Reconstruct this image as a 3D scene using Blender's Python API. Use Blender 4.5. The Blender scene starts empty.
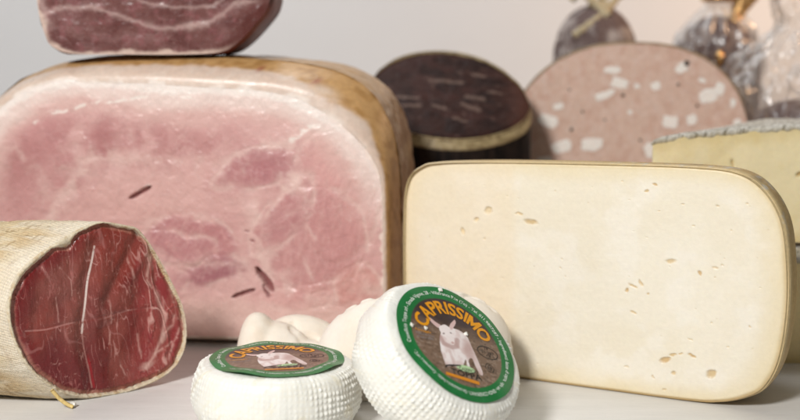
import bpy, bmesh, math
import numpy as np
from mathutils import Matrix, Vector

# ------------------------------------------------------------------ scene, camera, light
scene = bpy.context.scene
col = scene.collection
R = math.radians
cam = bpy.data.cameras.new('camera')
cam_o = bpy.data.objects.new('camera', cam); col.objects.link(cam_o)
cam_o.location = (0, 0, .19)
cam_o.rotation_euler = (R(90) - math.atan(160/1150), 0, 0)
cam.sensor_width = 36; cam.lens = 51.75
cam.clip_start = .02; cam.clip_end = 50
cam.dof.use_dof = True; cam.dof.focus_distance = .60; cam.dof.aperture_fstop = 6.0
scene.camera = cam_o

world = bpy.data.worlds.new('World'); scene.world = world; world.use_nodes = True
bg = world.node_tree.nodes['Background']
bg.inputs['Color'].default_value = (.96, .98, 1, 1); bg.inputs['Strength'].default_value = .145

def area(name, loc, target, size, power, color=(1, 1, 1), size_y=None):
    l = bpy.data.lights.new(name, 'AREA'); l.energy = power; l.color = color; l.size = size
    if size_y: l.shape = 'RECTANGLE'; l.size_y = size_y
    o = bpy.data.objects.new(name, l); col.objects.link(o); o.location = loc
    o.rotation_euler = (Vector(target) - Vector(loc)).to_track_quat('-Z', 'Y').to_euler()
    return o
area('key_lamp', (-.50, -.34, .86), (0, .68, .06), .22, 18.2, (1, .98, .955))
area('added_wall_fill', (-.15, 1.05, 1.0), (0, 1.42, .2), .35, 3.0, (.98, .99, 1))  # added fill light out of view, only there to brighten the wall
area('warm_lamp', (.60, 1.0, .44), (.42, 1.42, .16), .10, 1.8, (1, .62, .36))

scene.view_settings.view_transform = 'Standard'; scene.view_settings.look = 'None'
scene.view_settings.exposure = 0; scene.view_settings.gamma = 1
scene.view_settings.use_curve_mapping = False

# ------------------------------------------------------------------ numpy helpers
CM = .01
rng = np.random.default_rng(7)
_T = np.random.default_rng(3).random((256, 256))
_T3 = np.random.default_rng(5).random((64, 64, 64))

def hexc(h):
    c = np.array([int(h[i:i+2], 16) / 255 for i in (0, 2, 4)])
    return np.where(c <= .04045, c / 12.92, ((c + .055) / 1.055) ** 2.4)
def n2(x, y, seed=0):
    x = x + seed * 17.31; y = y + seed * 9.77
    xi = np.floor(x).astype(int); yi = np.floor(y).astype(int); fx = x - xi; fy = y - yi
    fx = fx*fx*fx*(fx*(fx*6-15)+10); fy = fy*fy*fy*(fy*(fy*6-15)+10)
    a = _T[xi % 256, yi % 256]; b = _T[(xi+1) % 256, yi % 256]; c = _T[xi % 256, (yi+1) % 256]; d = _T[(xi+1) % 256, (yi+1) % 256]
    return (a*(1-fx)+b*fx)*(1-fy) + (c*(1-fx)+d*fx)*fy
def fbm(x, y, seed=0, o=4):
    s = 0; a = .5; t = 0
    for k in range(o):
        s = s + a*n2(x*2**k, y*2**k, seed+k*3); t += a; a *= .5
    return s / t
def n3(x, y, z, seed=0):
    x = x + seed*7.3; y = y + seed*3.1; z = z + seed*5.7
    xi, yi, zi = [np.floor(v).astype(int) for v in (x, y, z)]
    f = [v - w for v, w in ((x, xi), (y, yi), (z, zi))]; f = [g*g*(3-2*g) for g in f]
    out = 0
    for i in (0, 1):
        for j in (0, 1):
            for k in (0, 1):
                w = (f[0] if i else 1-f[0])*(f[1] if j else 1-f[1])*(f[2] if k else 1-f[2])
                out = out + w*_T3[(xi+i) % 64, (yi+j) % 64, (zi+k) % 64]
    return out
def fbm3(p, sc, seed=0, o=4):
    s = 0; a = .5; t = 0
    for k in range(o):
        s = s + a*n3(p[:, 0]*sc*2**k, p[:, 1]*sc*2**k, p[:, 2]*sc*2**k, seed+k*3); t += a; a *= .5
    return s / t
def sm(a, b, x):
    t = np.clip((x-a)/(b-a), 0, 1); return t*t*(3-2*t)
def mix(c, h, f):
    f = np.asarray(f)[:, None]; return c*(1-f) + (hexc(h) if isinstance(h, str) else h)*f
def blob(x, y, cx, cy, rx, ry, rot=0, soft=.3):
    a = R(rot); dx = x-cx; dy = y-cy
    u = (dx*math.cos(a)+dy*math.sin(a))/rx; v = (-dx*math.sin(a)+dy*math.cos(a))/ry
    return 1 - sm(1-soft, 1+soft, np.sqrt(u*u+v*v))
def pdist(x, y, pts):
    d = np.full(x.shape, 1e9)
    for (ax, ay), (bx, by) in zip(pts[:-1], pts[1:]):
        dx, dy = bx-ax, by-ay
        t = np.clip(((x-ax)*dx+(y-ay)*dy)/(dx*dx+dy*dy+1e-12), 0, 1)
        d = np.minimum(d, np.hypot(x-ax-t*dx, y-ay-t*dy))
    return d
def line(x, y, pts, w): return 1 - sm(w*.35, w, pdist(x, y, pts))
def inpoly(x, y, pts):
    ins = np.zeros(x.shape, bool); p = np.array(pts); q = np.roll(p, -1, 0)
    for (ax, ay), (bx, by) in zip(p, q):
        c = ((ay > y) != (by > y)) & (x < (bx-ax)*(y-ay)/((by-ay) if by != ay else 1e-9)+ax)
        ins ^= c
    return ins
def spline(pts, n, closed=True):
    p = np.array(pts, float); m = len(p); out = []
    segs = m if closed else m-1
    for i in range(segs):
        a, b, c, d = [p[(i+k) % m] if closed else p[min(max(i+k, 0), m-1)] for k in (-1, 0, 1, 2)]
        t = np.linspace(0, 1, n, endpoint=False)[:, None]
        out.append(.5*((2*b)+(-a+c)*t+(2*a-5*b+4*c-d)*t*t+(-a+3*b-3*c+d)*t**3))
    if not closed: out.append(p[-1:])
    return np.concatenate(out)
class Star:                                   # closed outline as radius over angle round a centre
    def __init__(s, pts, c, n=24):
        q = spline(pts, n)-np.array(c); s.c = np.array(c)
        th = np.arctan2(q[:, 1], q[:, 0]); r = np.hypot(q[:, 0], q[:, 1]); o = np.argsort(th)
        th, r = th[o], r[o]
        s.th = np.concatenate([th[-3:]-2*np.pi, th, th[:3]+2*np.pi]); s.r = np.concatenate([r[-3:], r, r[:3]])
    def rad(s, a): return np.interp((a+np.pi) % (2*np.pi)-np.pi, s.th, s.r)
    def pt(s, a, k=1): r = s.rad(a)*k; return np.stack([s.c[0]+r*np.cos(a), s.c[1]+r*np.sin(a)], -1)

# ------------------------------------------------------------------ mesh helpers
def mesh(name, v, f, mat, parent=None, colors=None, smooth=True, uv2=None):
    me = bpy.data.meshes.new(name)
    v = np.asarray(v, np.float32)
    if isinstance(f, np.ndarray):
        n, k = f.shape
        me.vertices.add(len(v)); me.vertices.foreach_set('co', v.ravel())
        me.loops.add(n*k); me.loops.foreach_set('vertex_index', f.astype(np.int32).ravel())
        me.polygons.add(n); me.polygons.foreach_set('loop_start', np.arange(0, n*k, k, dtype=np.int32))
        me.update(calc_edges=True); me.validate()
    else:
        me.from_pydata(v.tolist(), [], f)
    if colors is not None:
        at = me.color_attributes.new('Col', 'FLOAT_COLOR', 'POINT')
        at.data.foreach_set('color', np.concatenate([np.clip(colors, 0, 1), np.ones((len(v), 1))], 1).astype(np.float32).ravel())
    if uv2 is not None:
        at = me.attributes.new('flow', 'FLOAT_VECTOR', 'POINT'); at.data.foreach_set('vector', np.asarray(uv2, np.float32).ravel())
    if smooth: me.polygons.foreach_set('use_smooth', np.ones(len(me.polygons), bool))
    me.materials.append(mat)
    o = bpy.data.objects.new(name, me); col.objects.link(o)
    if parent is not None: o.parent = parent
    return o
def gridquads(a, b, wrap=False):              # a rows, b columns
    i = np.arange(a-1)[:, None]; j = np.arange(b if wrap else b-1)[None]
    j2 = (j+1) % b
    return np.stack([i*b+j, i*b+j2, (i+1)*b+j2, (i+1)*b+j], -1).reshape(-1, 4)
def disc_grid(na, nb):                        # square grid mapped on the unit disc
    a, b = np.meshgrid(np.linspace(-1, 1, na), np.linspace(-1, 1, nb)); a = a.ravel(); b = b.ravel()
    big = np.abs(a) > np.abs(b)
    r = np.where(big, a, b); aa = np.where(a == 0, 1e-9, a); bb = np.where(b == 0, 1e-9, b)
    ph = np.where(big, np.pi/4*b/aa, np.pi/2-np.pi/4*a/bb)
    x = r*np.cos(ph); y = r*np.sin(ph)
    return np.hypot(x, y), np.arctan2(y, x), gridquads(nb, na)
def face_pts(star, na, nb):
    r, th, q = disc_grid(na, nb); p = star.pt(th, r); return p[:, 0], p[:, 1], r, th, q
def loft(name, rings, mat, parent, colors=None, cap_end=True, flow=None, cap_start=False):
    m, n = len(rings), len(rings[0]); v = np.concatenate(rings); f = gridquads(m, n, True)[:, ::-1]
    tris = []
    if cap_end or cap_start:
        faces = f.tolist()
        if cap_end: faces.append([(m-1)*n+i for i in range(n)])
        if cap_start: faces.append([i for i in range(n)][::-1])
        f = faces
    return mesh(name, v, f, mat, parent, colors, True, flow)
def tube_pts(path, rad, k=8):
    p = np.array(path, float); t = np.gradient(p, axis=0); t /= np.linalg.norm(t, axis=1)[:, None]
    ref = np.array([.13, .21, .97]); rings = []
    for i in range(len(p)):
        a = np.cross(t[i], ref); a /= np.linalg.norm(a); b = np.cross(t[i], a)
        r = rad[i] if hasattr(rad, '__len__') else rad
        rings.append([p[i]+r*(math.cos(w)*a+math.sin(w)*b) for w in np.linspace(0, 2*np.pi, k, endpoint=False)])
    return [np.array(q) for q in rings]
def thing(name, label, cat, loc, rz=0, group=None):
    o = bpy.data.objects.new(name, None); col.objects.link(o); o.location = loc; o.rotation_euler = (0, 0, R(rz))
    o.empty_display_size = .02; o['label'] = label; o['category'] = cat
    if group: o['group'] = group
    return o

# ------------------------------------------------------------------ materials
class N:
    def __init__(s, name):
        s.m = bpy.data.materials.new(name); s.m.use_nodes = True; s.t = s.m.node_tree; s.b = s.t.nodes['Principled BSDF']
        s.tc = s.t.nodes.new('ShaderNodeTexCoord')
    def new(s, kind, **kw):
        n = s.t.nodes.new('ShaderNode'+kind)
        for k, v in kw.items(): setattr(n, k, v)
        return n
    def link(s, a, b): s.t.links.new(a, b)
    def noise(s, scale, detail=4, rough=.55, vec=None, stretch=None):
        n = s.new('TexNoise'); n.inputs['Scale'].default_value = scale; n.inputs['Detail'].default_value = detail; n.inputs['Roughness'].default_value = rough
        src = vec or s.tc.outputs['Object']
        if stretch:
            mp = s.new('Mapping'); mp.inputs['Scale'].default_value = stretch; s.link(src, mp.inputs['Vector']); src = mp.outputs[0]
        s.link(src, n.inputs['Vector']); return n.outputs['Fac']
    def ramp(s, fac, stops):
        r = s.new('ValToRGB'); e = r.color_ramp.elements
        while len(e) < len(stops): e.new(.5)
        for q, (p, c) in zip(e, stops):
            q.position = p; q.color = (*(hexc(c) if isinstance(c, str) else (c, c, c)), 1)
        s.link(fac, r.inputs[0]); return r.outputs[0]
    def mul(s, a, b, f=1, mode='MULTIPLY'):
        n = s.new('Mix', data_type='RGBA', blend_type=mode); n.inputs[0].default_value = f
        s.link(a, n.inputs[6]); s.link(b, n.inputs[7]); return n.outputs[2]
    def bump(s, hs):                          # [(socket, strength, distance)]
        prev = None
        for h, st, d in hs:
            b = s.new('Bump'); b.inputs['Strength'].default_value = st; b.inputs['Distance'].default_value = d
            s.link(h, b.inputs['Height'])
            if prev: s.link(prev, b.inputs['Normal'])
            prev = b.outputs[0]
        s.link(prev, s.b.inputs['Normal'])
    def set(s, **kw):
        for k, v in kw.items(): s.b.inputs[k].default_value = v
def attr_mat(name, rough=.5, sss=0., rad=(1, .5, .3), sscale=.004, spec=.4, var=.25, vscale=700, bumps=((900, .15, .0004),), coat=0., crough=.2, rvar=.15):
    n = N(name); a = n.new('Attribute', attribute_name='Col')
    f = n.noise(vscale, 5, .6); g = n.ramp(f, [(.3, 1-var), (.7, 1.0)])
    n.link(n.mul(a.outputs['Color'], g), n.b.inputs['Base Color'])
    rr = n.new('MapRange'); rr.inputs['To Min'].default_value = max(rough-rvar, .03); rr.inputs['To Max'].default_value = rough+rvar
    n.link(n.noise(vscale*.35, 3), rr.inputs['Value']); n.link(rr.outputs[0], n.b.inputs['Roughness'])
    n.set(**{'Specular IOR Level': spec, 'Coat Weight': coat, 'Coat Roughness': crough})
    if sss: n.set(**{'Subsurface Weight': sss, 'Subsurface Radius': rad, 'Subsurface Scale': sscale})
    if bumps: n.bump([(n.noise(s, 4), st, d) for s, st, d in bumps])
    return n.m
def plain(name, c, rough=.5, spec=.4, var=.15, vscale=300, bump=None, **kw):
    n = N(name); f = n.noise(vscale); cc = hexc(c)
    r = n.new('ValToRGB'); r.color_ramp.elements[0].position = .3; r.color_ramp.elements[1].position = .7
    r.color_ramp.elements[0].color = (*(cc*(1-var)), 1); r.color_ramp.elements[1].color = (*np.clip(cc*(1+var), 0, 1), 1)
    n.link(f, r.inputs[0]); n.link(r.outputs[0], n.b.inputs['Base Color'])
    n.set(**{'Roughness': rough, 'Specular IOR Level': spec}); n.set(**kw)
    if bump: n.bump([(n.noise(bump[0]), bump[1], bump[2])])
    return n.m

# ------------------------------------------------------------------ setting
def m_table():
    n = N('pale_counter')
    g = n.noise(14, 6, .65, stretch=(1.2, 9, 1)); st = n.noise(60, 4, .6, stretch=(.8, 10, 1)); big = n.noise(5, 3)
    c = n.ramp(g, [(.30, 'dbd9d5'), (.52, 'e1dfdb'), (.72, 'e5e3e0')])
    c = n.mul(c, n.ramp(st, [(.32, .95), (.6, 1.0)]), .5)
    c = n.mul(c, n.ramp(big, [(.3, .93), (.7, 1.0)]))
    n.link(c, n.b.inputs['Base Color']); n.set(Roughness=.38, **{'Specular IOR Level': .35})
    sc = n.noise(420, 2, .5, stretch=(.35, 6, 1)); c = n.mul(c, n.ramp(sc, [(.30, .90), (.42, 1.0)]), .8); sp_ = n.noise(900, 2); c = n.mul(c, n.ramp(sp_, [(.24, .82), (.33, 1.0)]), .7); n.link(c, n.b.inputs['Base Color'])
    rr = n.new('MapRange'); rr.inputs['To Min'].default_value = .24; rr.inputs['To Max'].default_value = .5; n.link(n.noise(26, 5), rr.inputs['Value']); n.link(rr.outputs[0], n.b.inputs['Roughness'])
    n.bump([(n.noise(220, 5), .10, .0006), (st, .05, .0008)]); return n.m
v = []; f = []
bm = bmesh.new(); bmesh.ops.create_cube(bm, size=1, matrix=Matrix.Translation((0, .62, -.015)) @ Matrix.Diagonal((2.6, 1.5, .03, 1)))
bmesh.ops.bevel(bm, geom=bm.edges[:], offset=.004, segments=3, affect='EDGES')
me = bpy.data.meshes.new('countertop'); bm.to_mesh(me); bm.free(); me.materials.append(m_table())
o = bpy.data.objects.new('countertop', me); col.objects.link(o); o['kind'] = 'structure'; o.rotation_euler = (0, 0, 0)
wm = N('painted_wall'); wn = wm.noise(3, 3)
wm.link(wm.ramp(wn, [(.3, 'd2d2d3'), (.7, 'd8d8d9')]), wm.b.inputs['Base Color']); wm.set(Roughness=.8, **{'Specular IOR Level': .2})
wm.bump([(wm.noise(90, 4), .1, .001)])
o = mesh('back_wall', [(-1.3, 1.42, -.3), (1.3, 1.42, -.3), (1.3, 1.42, 1.2), (-1.3, 1.42, 1.2), (-1.3, 1.47, -.3), (1.3, 1.47, -.3), (1.3, 1.47, 1.2), (-1.3, 1.47, 1.2)],
         [(0, 1, 2, 3), (7, 6, 5, 4), (3, 2, 6, 7), (0, 4, 5, 1), (1, 5, 6, 2), (0, 3, 7, 4)], wm.m, smooth=False); o['kind'] = 'structure'

# ------------------------------------------------------------------ cooked ham
M_ham = attr_mat('cooked_ham_meat', .34, .08, (1, .45, .35), .003, .5, .10, 1100, ((200, .16, .0010), (900, .14, .0005), (2400, .12, .0003)))
M_rind = attr_mat('ham_rind', .34, .12, (1, .6, .4), .003, .45, .16, 260, ((120, .25, .0012), (900, .12, .0004)))
ham = thing('cooked_ham', 'large block of pink cooked ham with tan rind, cut face showing', 'ham', (-.01, .71, 0), -8)
def hS(px): return (px-385)*.0650
def hT(py): return (350-py)*.0635
cutA = [(-34, 170), (-22, 132), (0, 109), (25, 93), (52, 84), (75, 80), (88, 83), (150, 84), (200, 87), (260, 90), (300, 98), (328, 112), (352, 130), (372, 153), (382, 180), (384, 240), (383, 300), (372, 326), (300, 337), (200, 340), (100, 342), (10, 336), (-25, 310), (-36, 240)]
outO = [(-52, 165), (-38, 120), (0, 86), (25, 73), (55, 63), (100, 57), (150, 57), (200, 57.5), (260, 60), (300, 64), (340, 74), (369, 94), (387, 125), (395, 163), (397, 200), (397, 280), (393, 325), (376, 346), (300, 349.5), (200, 350), (100, 350), (10, 349), (-35, 330), (-54, 240)]
HC = (hS(180), hT(205))
sA = Star([(hS(a), hT(b)) for a, b in cutA], HC); sO = Star([(hS(a), hT(b)) for a, b in outO], HC)
s, t, r, th, q = face_pts(sA, 660, 470)
x = s/.0650+385; y = 350-t/.0635
wx = x+22*(fbm(x/45, y/45, 1)-.5)+5*(fbm(x/14, y/14, 4)-.5); wy = y+22*(fbm(x/45, y/45, 2)-.5)+5*(fbm(x/14, y/14, 5)-.5)
edge = (1-r)*sA.rad(th)/.0642                     # distance to the cut edge in pattern units
c = np.tile(hexc('d8aea9'), (len(x), 1))
c = mix(c, 'ce9d9a', .7*sm(.45, .7, fbm(x/60, y/40, 11)))
c = mix(c, 'ae7071', .85*blob(wx, wy, 120, 146, 110, 24, 4, .7)*sm(.2, .75, fbm(wx/26+wy/60, wy/24-wx/70, 12, 5)))
c = mix(c, 'c08a89', .75*blob(wx, wy, 35, 185, 60, 62, 0, .5))
c = mix(c, 'b07675', .6*blob(wx, wy, 10, 165, 26, 22, 0, .6))
c = mix(c, 'dcb2ac', .85*blob(wx, wy, 165, 195, 78, 36, -8, .5))
c = mix(c, 'd8aca6', .6*blob(wx, wy, 110, 225, 60, 30, 0, .6))
# muscles
mus = [(340, 190, 46, 66, 6, 'd6a39e', .9, .18), (312, 238, 54, 54, -24, 'c48c8a', .8, .32), (264, 168, 44, 20, -24, 'b17377', .85, .5), (288, 214, 16, 46, 25, 'b57a7c', .6, .5),
       (192, 242, 50, 24, 10, 'bb8082', .9, .24), (172, 250, 44, 18, 0, 'c48d90', .45, .4), (216, 274, 34, 15, -14, 'a3666f', .9, .4), (322, 292, 58, 15, -8, 'd8a49e', .6, .35), (356, 288, 22, 26, 0, 'd2988f', .6, .3), (160, 285, 36, 16, 0, 'cb9495', .5, .4)]
relief = np.zeros_like(x)
for cx, cy, rx, ry, rot, h, a, so in mus:
    ar = R(rot); du = ((wx-cx)*math.cos(ar)+(wy-cy)*math.sin(ar))/rx; dv = (-(wx-cx)*math.sin(ar)+(wy-cy)*math.cos(ar))/ry; rd = np.hypot(du, dv)
    m = 1-sm(1-so, 1+so, rd); c = mix(c, h, a*m)
    fib = fbm((x*math.cos(ar+.5)+y*math.sin(ar+.5))/2.6, (-x*math.sin(ar+.5)+y*math.cos(ar+.5))/12, int(cx)+3, 2)
    c = mix(c, 'e6c4bd', .15*m*sm(.55, .8, fib)); c = mix(c, 'a56c70', .14*m*sm(.45, .25, fib))
    seam = np.exp(-((rd-1.0)*min(rx, ry)/(1.2+2.4*fbm(x/9, y/9, int(cy))))**2); c = mix(c, 'ebcfc5', .42*seam*sm(.32, .58, fbm(x/24, y/24, int(cx)))); relief = relief+.00025*m-.00025*seam
# curved grain inside the round muscle
g = np.hypot((x-150)*.7, (y-262))/4.2+3*fbm(x/30, y/30, 31)
c = mix(c, 'dda9a6', .4*blob(wx, wy, 190, 242, 42, 25, 12, .2)*sm(.62, .95, np.sin(g*2.0)*.5+.5)*sm(.4, .6, fbm(x/11, y/11, 40)))
# seams of pale fat
seams = [([(232, 160), (262, 146), (300, 141), (335, 128), (368, 128)], 5, .75), ([(92, 158), (75, 180), (58, 205), (40, 228)], 7, .8), ([(60, 165), (92, 156), (150, 160), (205, 164), (232, 170)], 6, .5),
         ([(285, 176), (292, 170), (299, 176), (298, 186), (288, 190), (280, 184), (285, 176)], 2.6, .9), ([(299, 180), (310, 200), (306, 214), (290, 228)], 3.5, .65), ([(262, 205), (258, 235), (262, 258), (275, 275)], 8, .75), ([(275, 276), (300, 298), (345, 296), (380, 285)], 6, .6),
         ([(300, 142), (306, 128), (318, 126)], 3, .9), ([(305, 262), (316, 280)], 2, .7), ([(288, 216), (306, 222), (318, 236)], 2, .6), ([(370, 290), (362, 262)], 3, .5), ([(140, 262), (160, 266), (235, 262), (250, 285)], 4, .5), ([(30, 165), (40, 180), (38, 205)], 4, .4), ([(0, 150), (14, 148), (22, 160)], 3, .5)]
jx = x+10*(fbm(x/16, y/16, 58)-.5)+4*(fbm(x/5, y/5, 57)-.5); jy = y+10*(fbm(x/16, y/16, 59)-.5)+4*(fbm(x/5, y/5, 56)-.5)
for p, w, a in seams:
    ww = w*(.35+1.3*fbm(x/14, y/14, 61)); dd = pdist(jx, jy, p)
    c = mix(c, 'e6c8bf', .8*a*(.55*np.exp(-(dd/ww/.9)**2)+.45*np.exp(-(dd/ww/2.2)**2))*sm(.25, .6, fbm(x/11, y/11, 60)))
rid = 1-np.abs(2*fbm(wx/26, wy/26, 71, 5)-1)
c = mix(c, 'e5c6be', .12*sm(.90, .99, rid)*sm(.4, .6, fbm(x/40, y/40, 72)))
rid2 = 1-np.abs(2*fbm(wx/13, wy/15, 81, 4)-1)
c = mix(c, 'e6cac2', .20*sm(.93, .995, rid2)*sm(.48, .62, fbm(x/35, y/35, 82)))
# fat cap under the upper edge
cap = np.where(y < 215, edge, 60)
up_ = sm(240, 150, y); rs = sm(300, 372, x)
lay = edge+10*(fbm(x/22, y/9, 91)-.5)
c = mix(c, 'dcb9b1', .8*up_*(1-sm(22, 48, lay+12*(fbm(x/30, y/30, 93)-.5))))
c = mix(c, 'ead7cf', .85*up_*(1-sm(13, 30, lay)))
c = mix(c, 'f3e9e2', .95*up_*(1-sm(4, 11, lay))*(1-.6*rs))
c = mix(c, 'efdcd0', .8*rs*(1-sm(.3, 2.6, lay)))
c = mix(c, 'f4ece4', .7*np.maximum(line(wx, wy, [(30, 124), (55, 111), (90, 107), (130, 103), (200, 98)], 3), line(wx, wy, [(300, 136), (312, 126), (320, 122)], 5))*sm(.35, .55, fbm(x/9, y/5, 96)))
c = mix(c, 'e3c0b6', .9*sm(296, 318, wy)); c = mix(c, 'd9b0a4', .6*sm(322, 345, wy))
c = mix(c, c*.93, .6*sm(.45, .7, fbm(x/7, y/7, 99)))
# slits and holes
dep = -relief+.0014*(fbm(x/30, y/30, 101)-.5)+.0008*(fbm(x/9, y/9, 102)-.5)+.0003*(fbm(x/3, y/3, 103)-.5)
def slit(ax, ay, bx, by, w):
    dx, dy = bx-ax, by-ay; L2 = dx*dx+dy*dy; hx = x+2.5*(fbm(x/7, y/7, 110)-.5); hy = y+2.5*(fbm(x/7, y/7, 111)-.5)
    u = ((hx-ax)*dx+(hy-ay)*dy)/L2; off = np.abs((hx-ax)*dy-(hy-ay)*dx)/math.sqrt(L2); half = w*np.sqrt(np.clip(4*u*(1-u), 0, 1))
    return np.where((u > 0) & (u < 1), 1-sm(.35, 1.05, off/np.maximum(half, 1e-3)), 0)
for (ax, ay, bx, by, w), d, a in [((129, 200, 153, 187, 3.0), .007, .8), ((257, 266, 275, 292, 4.6), .012, .9), ((232, 299, 257, 289, 3.2), .006, .8), ((264, 284, 270, 298, 1.8), .003, .6), ((247, 230, 251, 231, 1.5), .002, .6), ((253, 239, 257, 241, 1.5), .002, .6), ((268, 291, 272, 297, 1.4), .002, .6)]:
    m = slit(ax, ay, bx, by, w); dep = dep+.5*d*m; c = mix(c, 'a06262', .85*a*m); c = mix(c, '743a3a', .6*sm(.75, 1, m)); c = mix(c, 'efd9d0', .5*np.exp(-((m-.12)/.08)**2)*(m > .01))
c = mix(c, 'f0dcd6', .7*line(x, y, [(139, 192), (145, 188.5), (151, 185)], 1.6))
c = c*np.array([1.0, .985, .975])
mesh('cut_face', np.stack([s*CM, dep, t*CM], 1), q[:, ::-1], M_ham, ham, c)
# fat bevel, then rind
th = np.linspace(-np.pi, np.pi, 520, endpoint=False)
pA = sA.pt(th); pO = sO.pt(th); rings = []; cols = []
for k in np.linspace(0, 1, 22):
    e = math.sin(k*math.pi/2); p = pA+(pO-pA)*(k**.75)
    d = .0225*(1-math.cos(k*math.pi/2))+.0012*(1-abs(2*k-1))*(fbm(th*6, np.full_like(th, k*3), 7)-.5)
    P = np.stack([p[:, 0]*CM, d+0*th, p[:, 1]*CM], 1); rings.append(P)
    c = np.tile(hexc('d8c3b3'), (len(th), 1))
    rside = sm(.5, .25, th)*sm(-.9, -.5, th)
    c = mix(c, 'f0e3d9', (1-.8*rside)*(1-sm(.0, .12, k+.2*(fbm(th*14, th*0+k*4, 8)-.5)))*np.ones_like(th))
    c = mix(c, 'd2b8a6', .6*sm(.4, .62, fbm(th*10, th*0+k*2, 9)))
    corner = np.exp(-((th-.62)/.28)**2)          # rind comes far forward at the upper right corner
    start = .52-.32*corner-.46*sm(.42, .12, th)*sm(-.9, -.5, th)
    rk = sm(0, .16, k-start+.22*(fbm(th*12, th*0+k*3, 10)-.5))
    c = mix(c, 'c49a66', rk); c = mix(c, 'a1753f', .6*rk*sm(.45, .7, fbm(th*22, th*0+k*6, 12)))
    c = mix(c, '9c5244', .8*(np.exp(-((th-1.02)/.016)**2-((k-.62)/.12)**2)+np.exp(-((th-.72)/.014)**2-((k-.5)/.12)**2)))
    c = mix(c, 'ddc9b8', .8*np.exp(-((th-.66)/.07)**2-((k-.36)/.13)**2)); cols.append(c)
loft('fat_layer', rings, M_rind, ham, np.concatenate(cols), cap_end=False)
rings = []; cols = []
for d in np.linspace(.0215, .112, 46):
    u = (d-.0215)/.0905
    k = 1+.010*math.sin(u*math.pi*.9)-.15*max(0, u-.72)**2/.08
    p = sO.pt(th, k); p[:, 1] = np.maximum(p[:, 1], .0)
    wob = .06*(fbm(th*5, th*0+u*4, 14)-.5)+.03*(fbm(th*26, th*0+u*16, 15)-.5)
    p = HC+(p-HC)*(1+.35*wob[:, None]); p[:, 1] = np.maximum(p[:, 1], 0)
    rings.append(np.stack([p[:, 0]*CM, d+0*th, p[:, 1]*CM], 1))
    side = sm(.75, .35, np.abs(th+.1)); c = np.tile(hexc('c09660'), (len(th), 1))
    c = mix(c, 'a1793f', .6*sm(.4, .7, fbm(th*18, th*0+u*8, 16)))
    c = mix(c, 'b8987c', .85*side); c = mix(c, '99765f', .5*side*sm(.45, .65, fbm(th*9, th*0+u*12, 17)))
    c = mix(c, 'd4bda4', .75*side*sm(.6, .72, fbm(th*16, th*0+u*22, 18)))
    c = mix(c, 'dcc7ab', .6*sm(.7, .8, fbm(th*30, th*0+u*30, 19))); cols.append(c)
loft('rind', rings, M_rind, ham, np.concatenate(cols))

# ------------------------------------------------------------------ cured ham piece lying on the cooked ham
M_cured = attr_mat('cured_ham_meat', .3, .05, (1, .3, .2), .003, .45, .12, 500, ((200, .15, .0008), (1400, .08, .0003)))
M_crind = attr_mat('cured_ham_rind', .5, .0, (1, .4, .3), .003, .25, .25, 260, ((160, .3, .0015), (900, .15, .0005)))
cur = thing('cured_ham', 'purplish raw cured ham piece with fat veins, lying on the cooked ham', 'ham', (-.156, .742, .1872), 0)
O = [(-7.6, 1.2), (-7.0, .45), (-5.6, .05), (-2, 0), (2, .0), (4.4, .15), (5.6, .7), (7.0, 2.0), (7.75, 3.0), (7.9, 4.2), (7.0, 6.5), (4, 8.0), (0, 8.4), (-4, 8.0), (-7.3, 6.2), (-8.05, 3.6)]
O = [(a*.925, b) for a, b in O]
st = Star(O, (0, 4)); s, t, r, th, q = face_pts(st, 330, 200)
ws = s+.5*(fbm(s*.8, t*.8, 1)-.5)+.2*(fbm(s*3, t*3, 2)-.5); wt = t+.5*(fbm(s*.8, t*.8, 3)-.5)+.2*(fbm(s*3, t*3, 4)-.5)
edge = (1-r)*st.rad(th)
c = np.tile(hexc('6f4642'), (len(s), 1)); c = mix(c, '5c322f', .8*sm(.4, .7, fbm(s*.9, t*1.6, 5))); c = mix(c, '8a6462', .5*sm(.5, .75, fbm(s*.7+4, t*1.3, 6)))
c = mix(c, '8b5557', .5*sm(.5, .75, fbm(s*2, t*2, 9)))
for p, w, a in [([(-7.6, 2.2), (-6.4, 2.9), (-5, 2.95), (-3.2, 2.75), (-1.5, 2.2), (.5, 1.65), (2, 1.7), (3.6, 2.1), (5.2, 3.2)], .32, .85), ([(-2, 3.9), (0, 3.2), (2, 3.0), (3.6, 3.1), (4.6, 3.8)], .3, .7), ([(5.4, 3.2), (6.4, 3.5), (7.6, 3.4)], .42, .9), ([(2.2, 1.65), (3.4, 1.85)], .38, .8), ([(-7.5, 1), (-6.8, 2.0), (-7.2, 3.4)], .6, .8), ([(-6, 5), (-2, 5.6), (3, 5.2)], .35, .8)]:
    c = mix(c, 'c9aca5', .58*a*np.exp(-(pdist(ws, wt, p)/(w*.45*(.4+1.2*fbm(s*1.5, t*1.5, 44))))**2))
c = mix(c, 'd8bfb0', .85*(1-sm(.1, .42, edge+.6*(fbm(s*1.2, t*1.2, 7)-.5)))*np.maximum(sm(1.1, .5, t), sm(-6.4, -7.3, s)))
rid = 1-np.abs(2*fbm(ws*1.0, wt*2.2, 8, 4)-1); c = mix(c, 'b08e8a', .25*sm(.95, .99, rid))
c = mix(c, '55261f', .85*(1-sm(.3, 1.3, edge))*sm(3.2, 5.2, s))
mesh('cut_face', np.stack([s*CM, .0008*(fbm(s*2, t*2, 3)-.5)-.002*np.cos(r*1.5), t*CM], 1), q[:, ::-1], M_cured, cur, c)
th = np.linspace(-np.pi, np.pi, 300, endpoint=False); rings = []; cols = []
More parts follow.
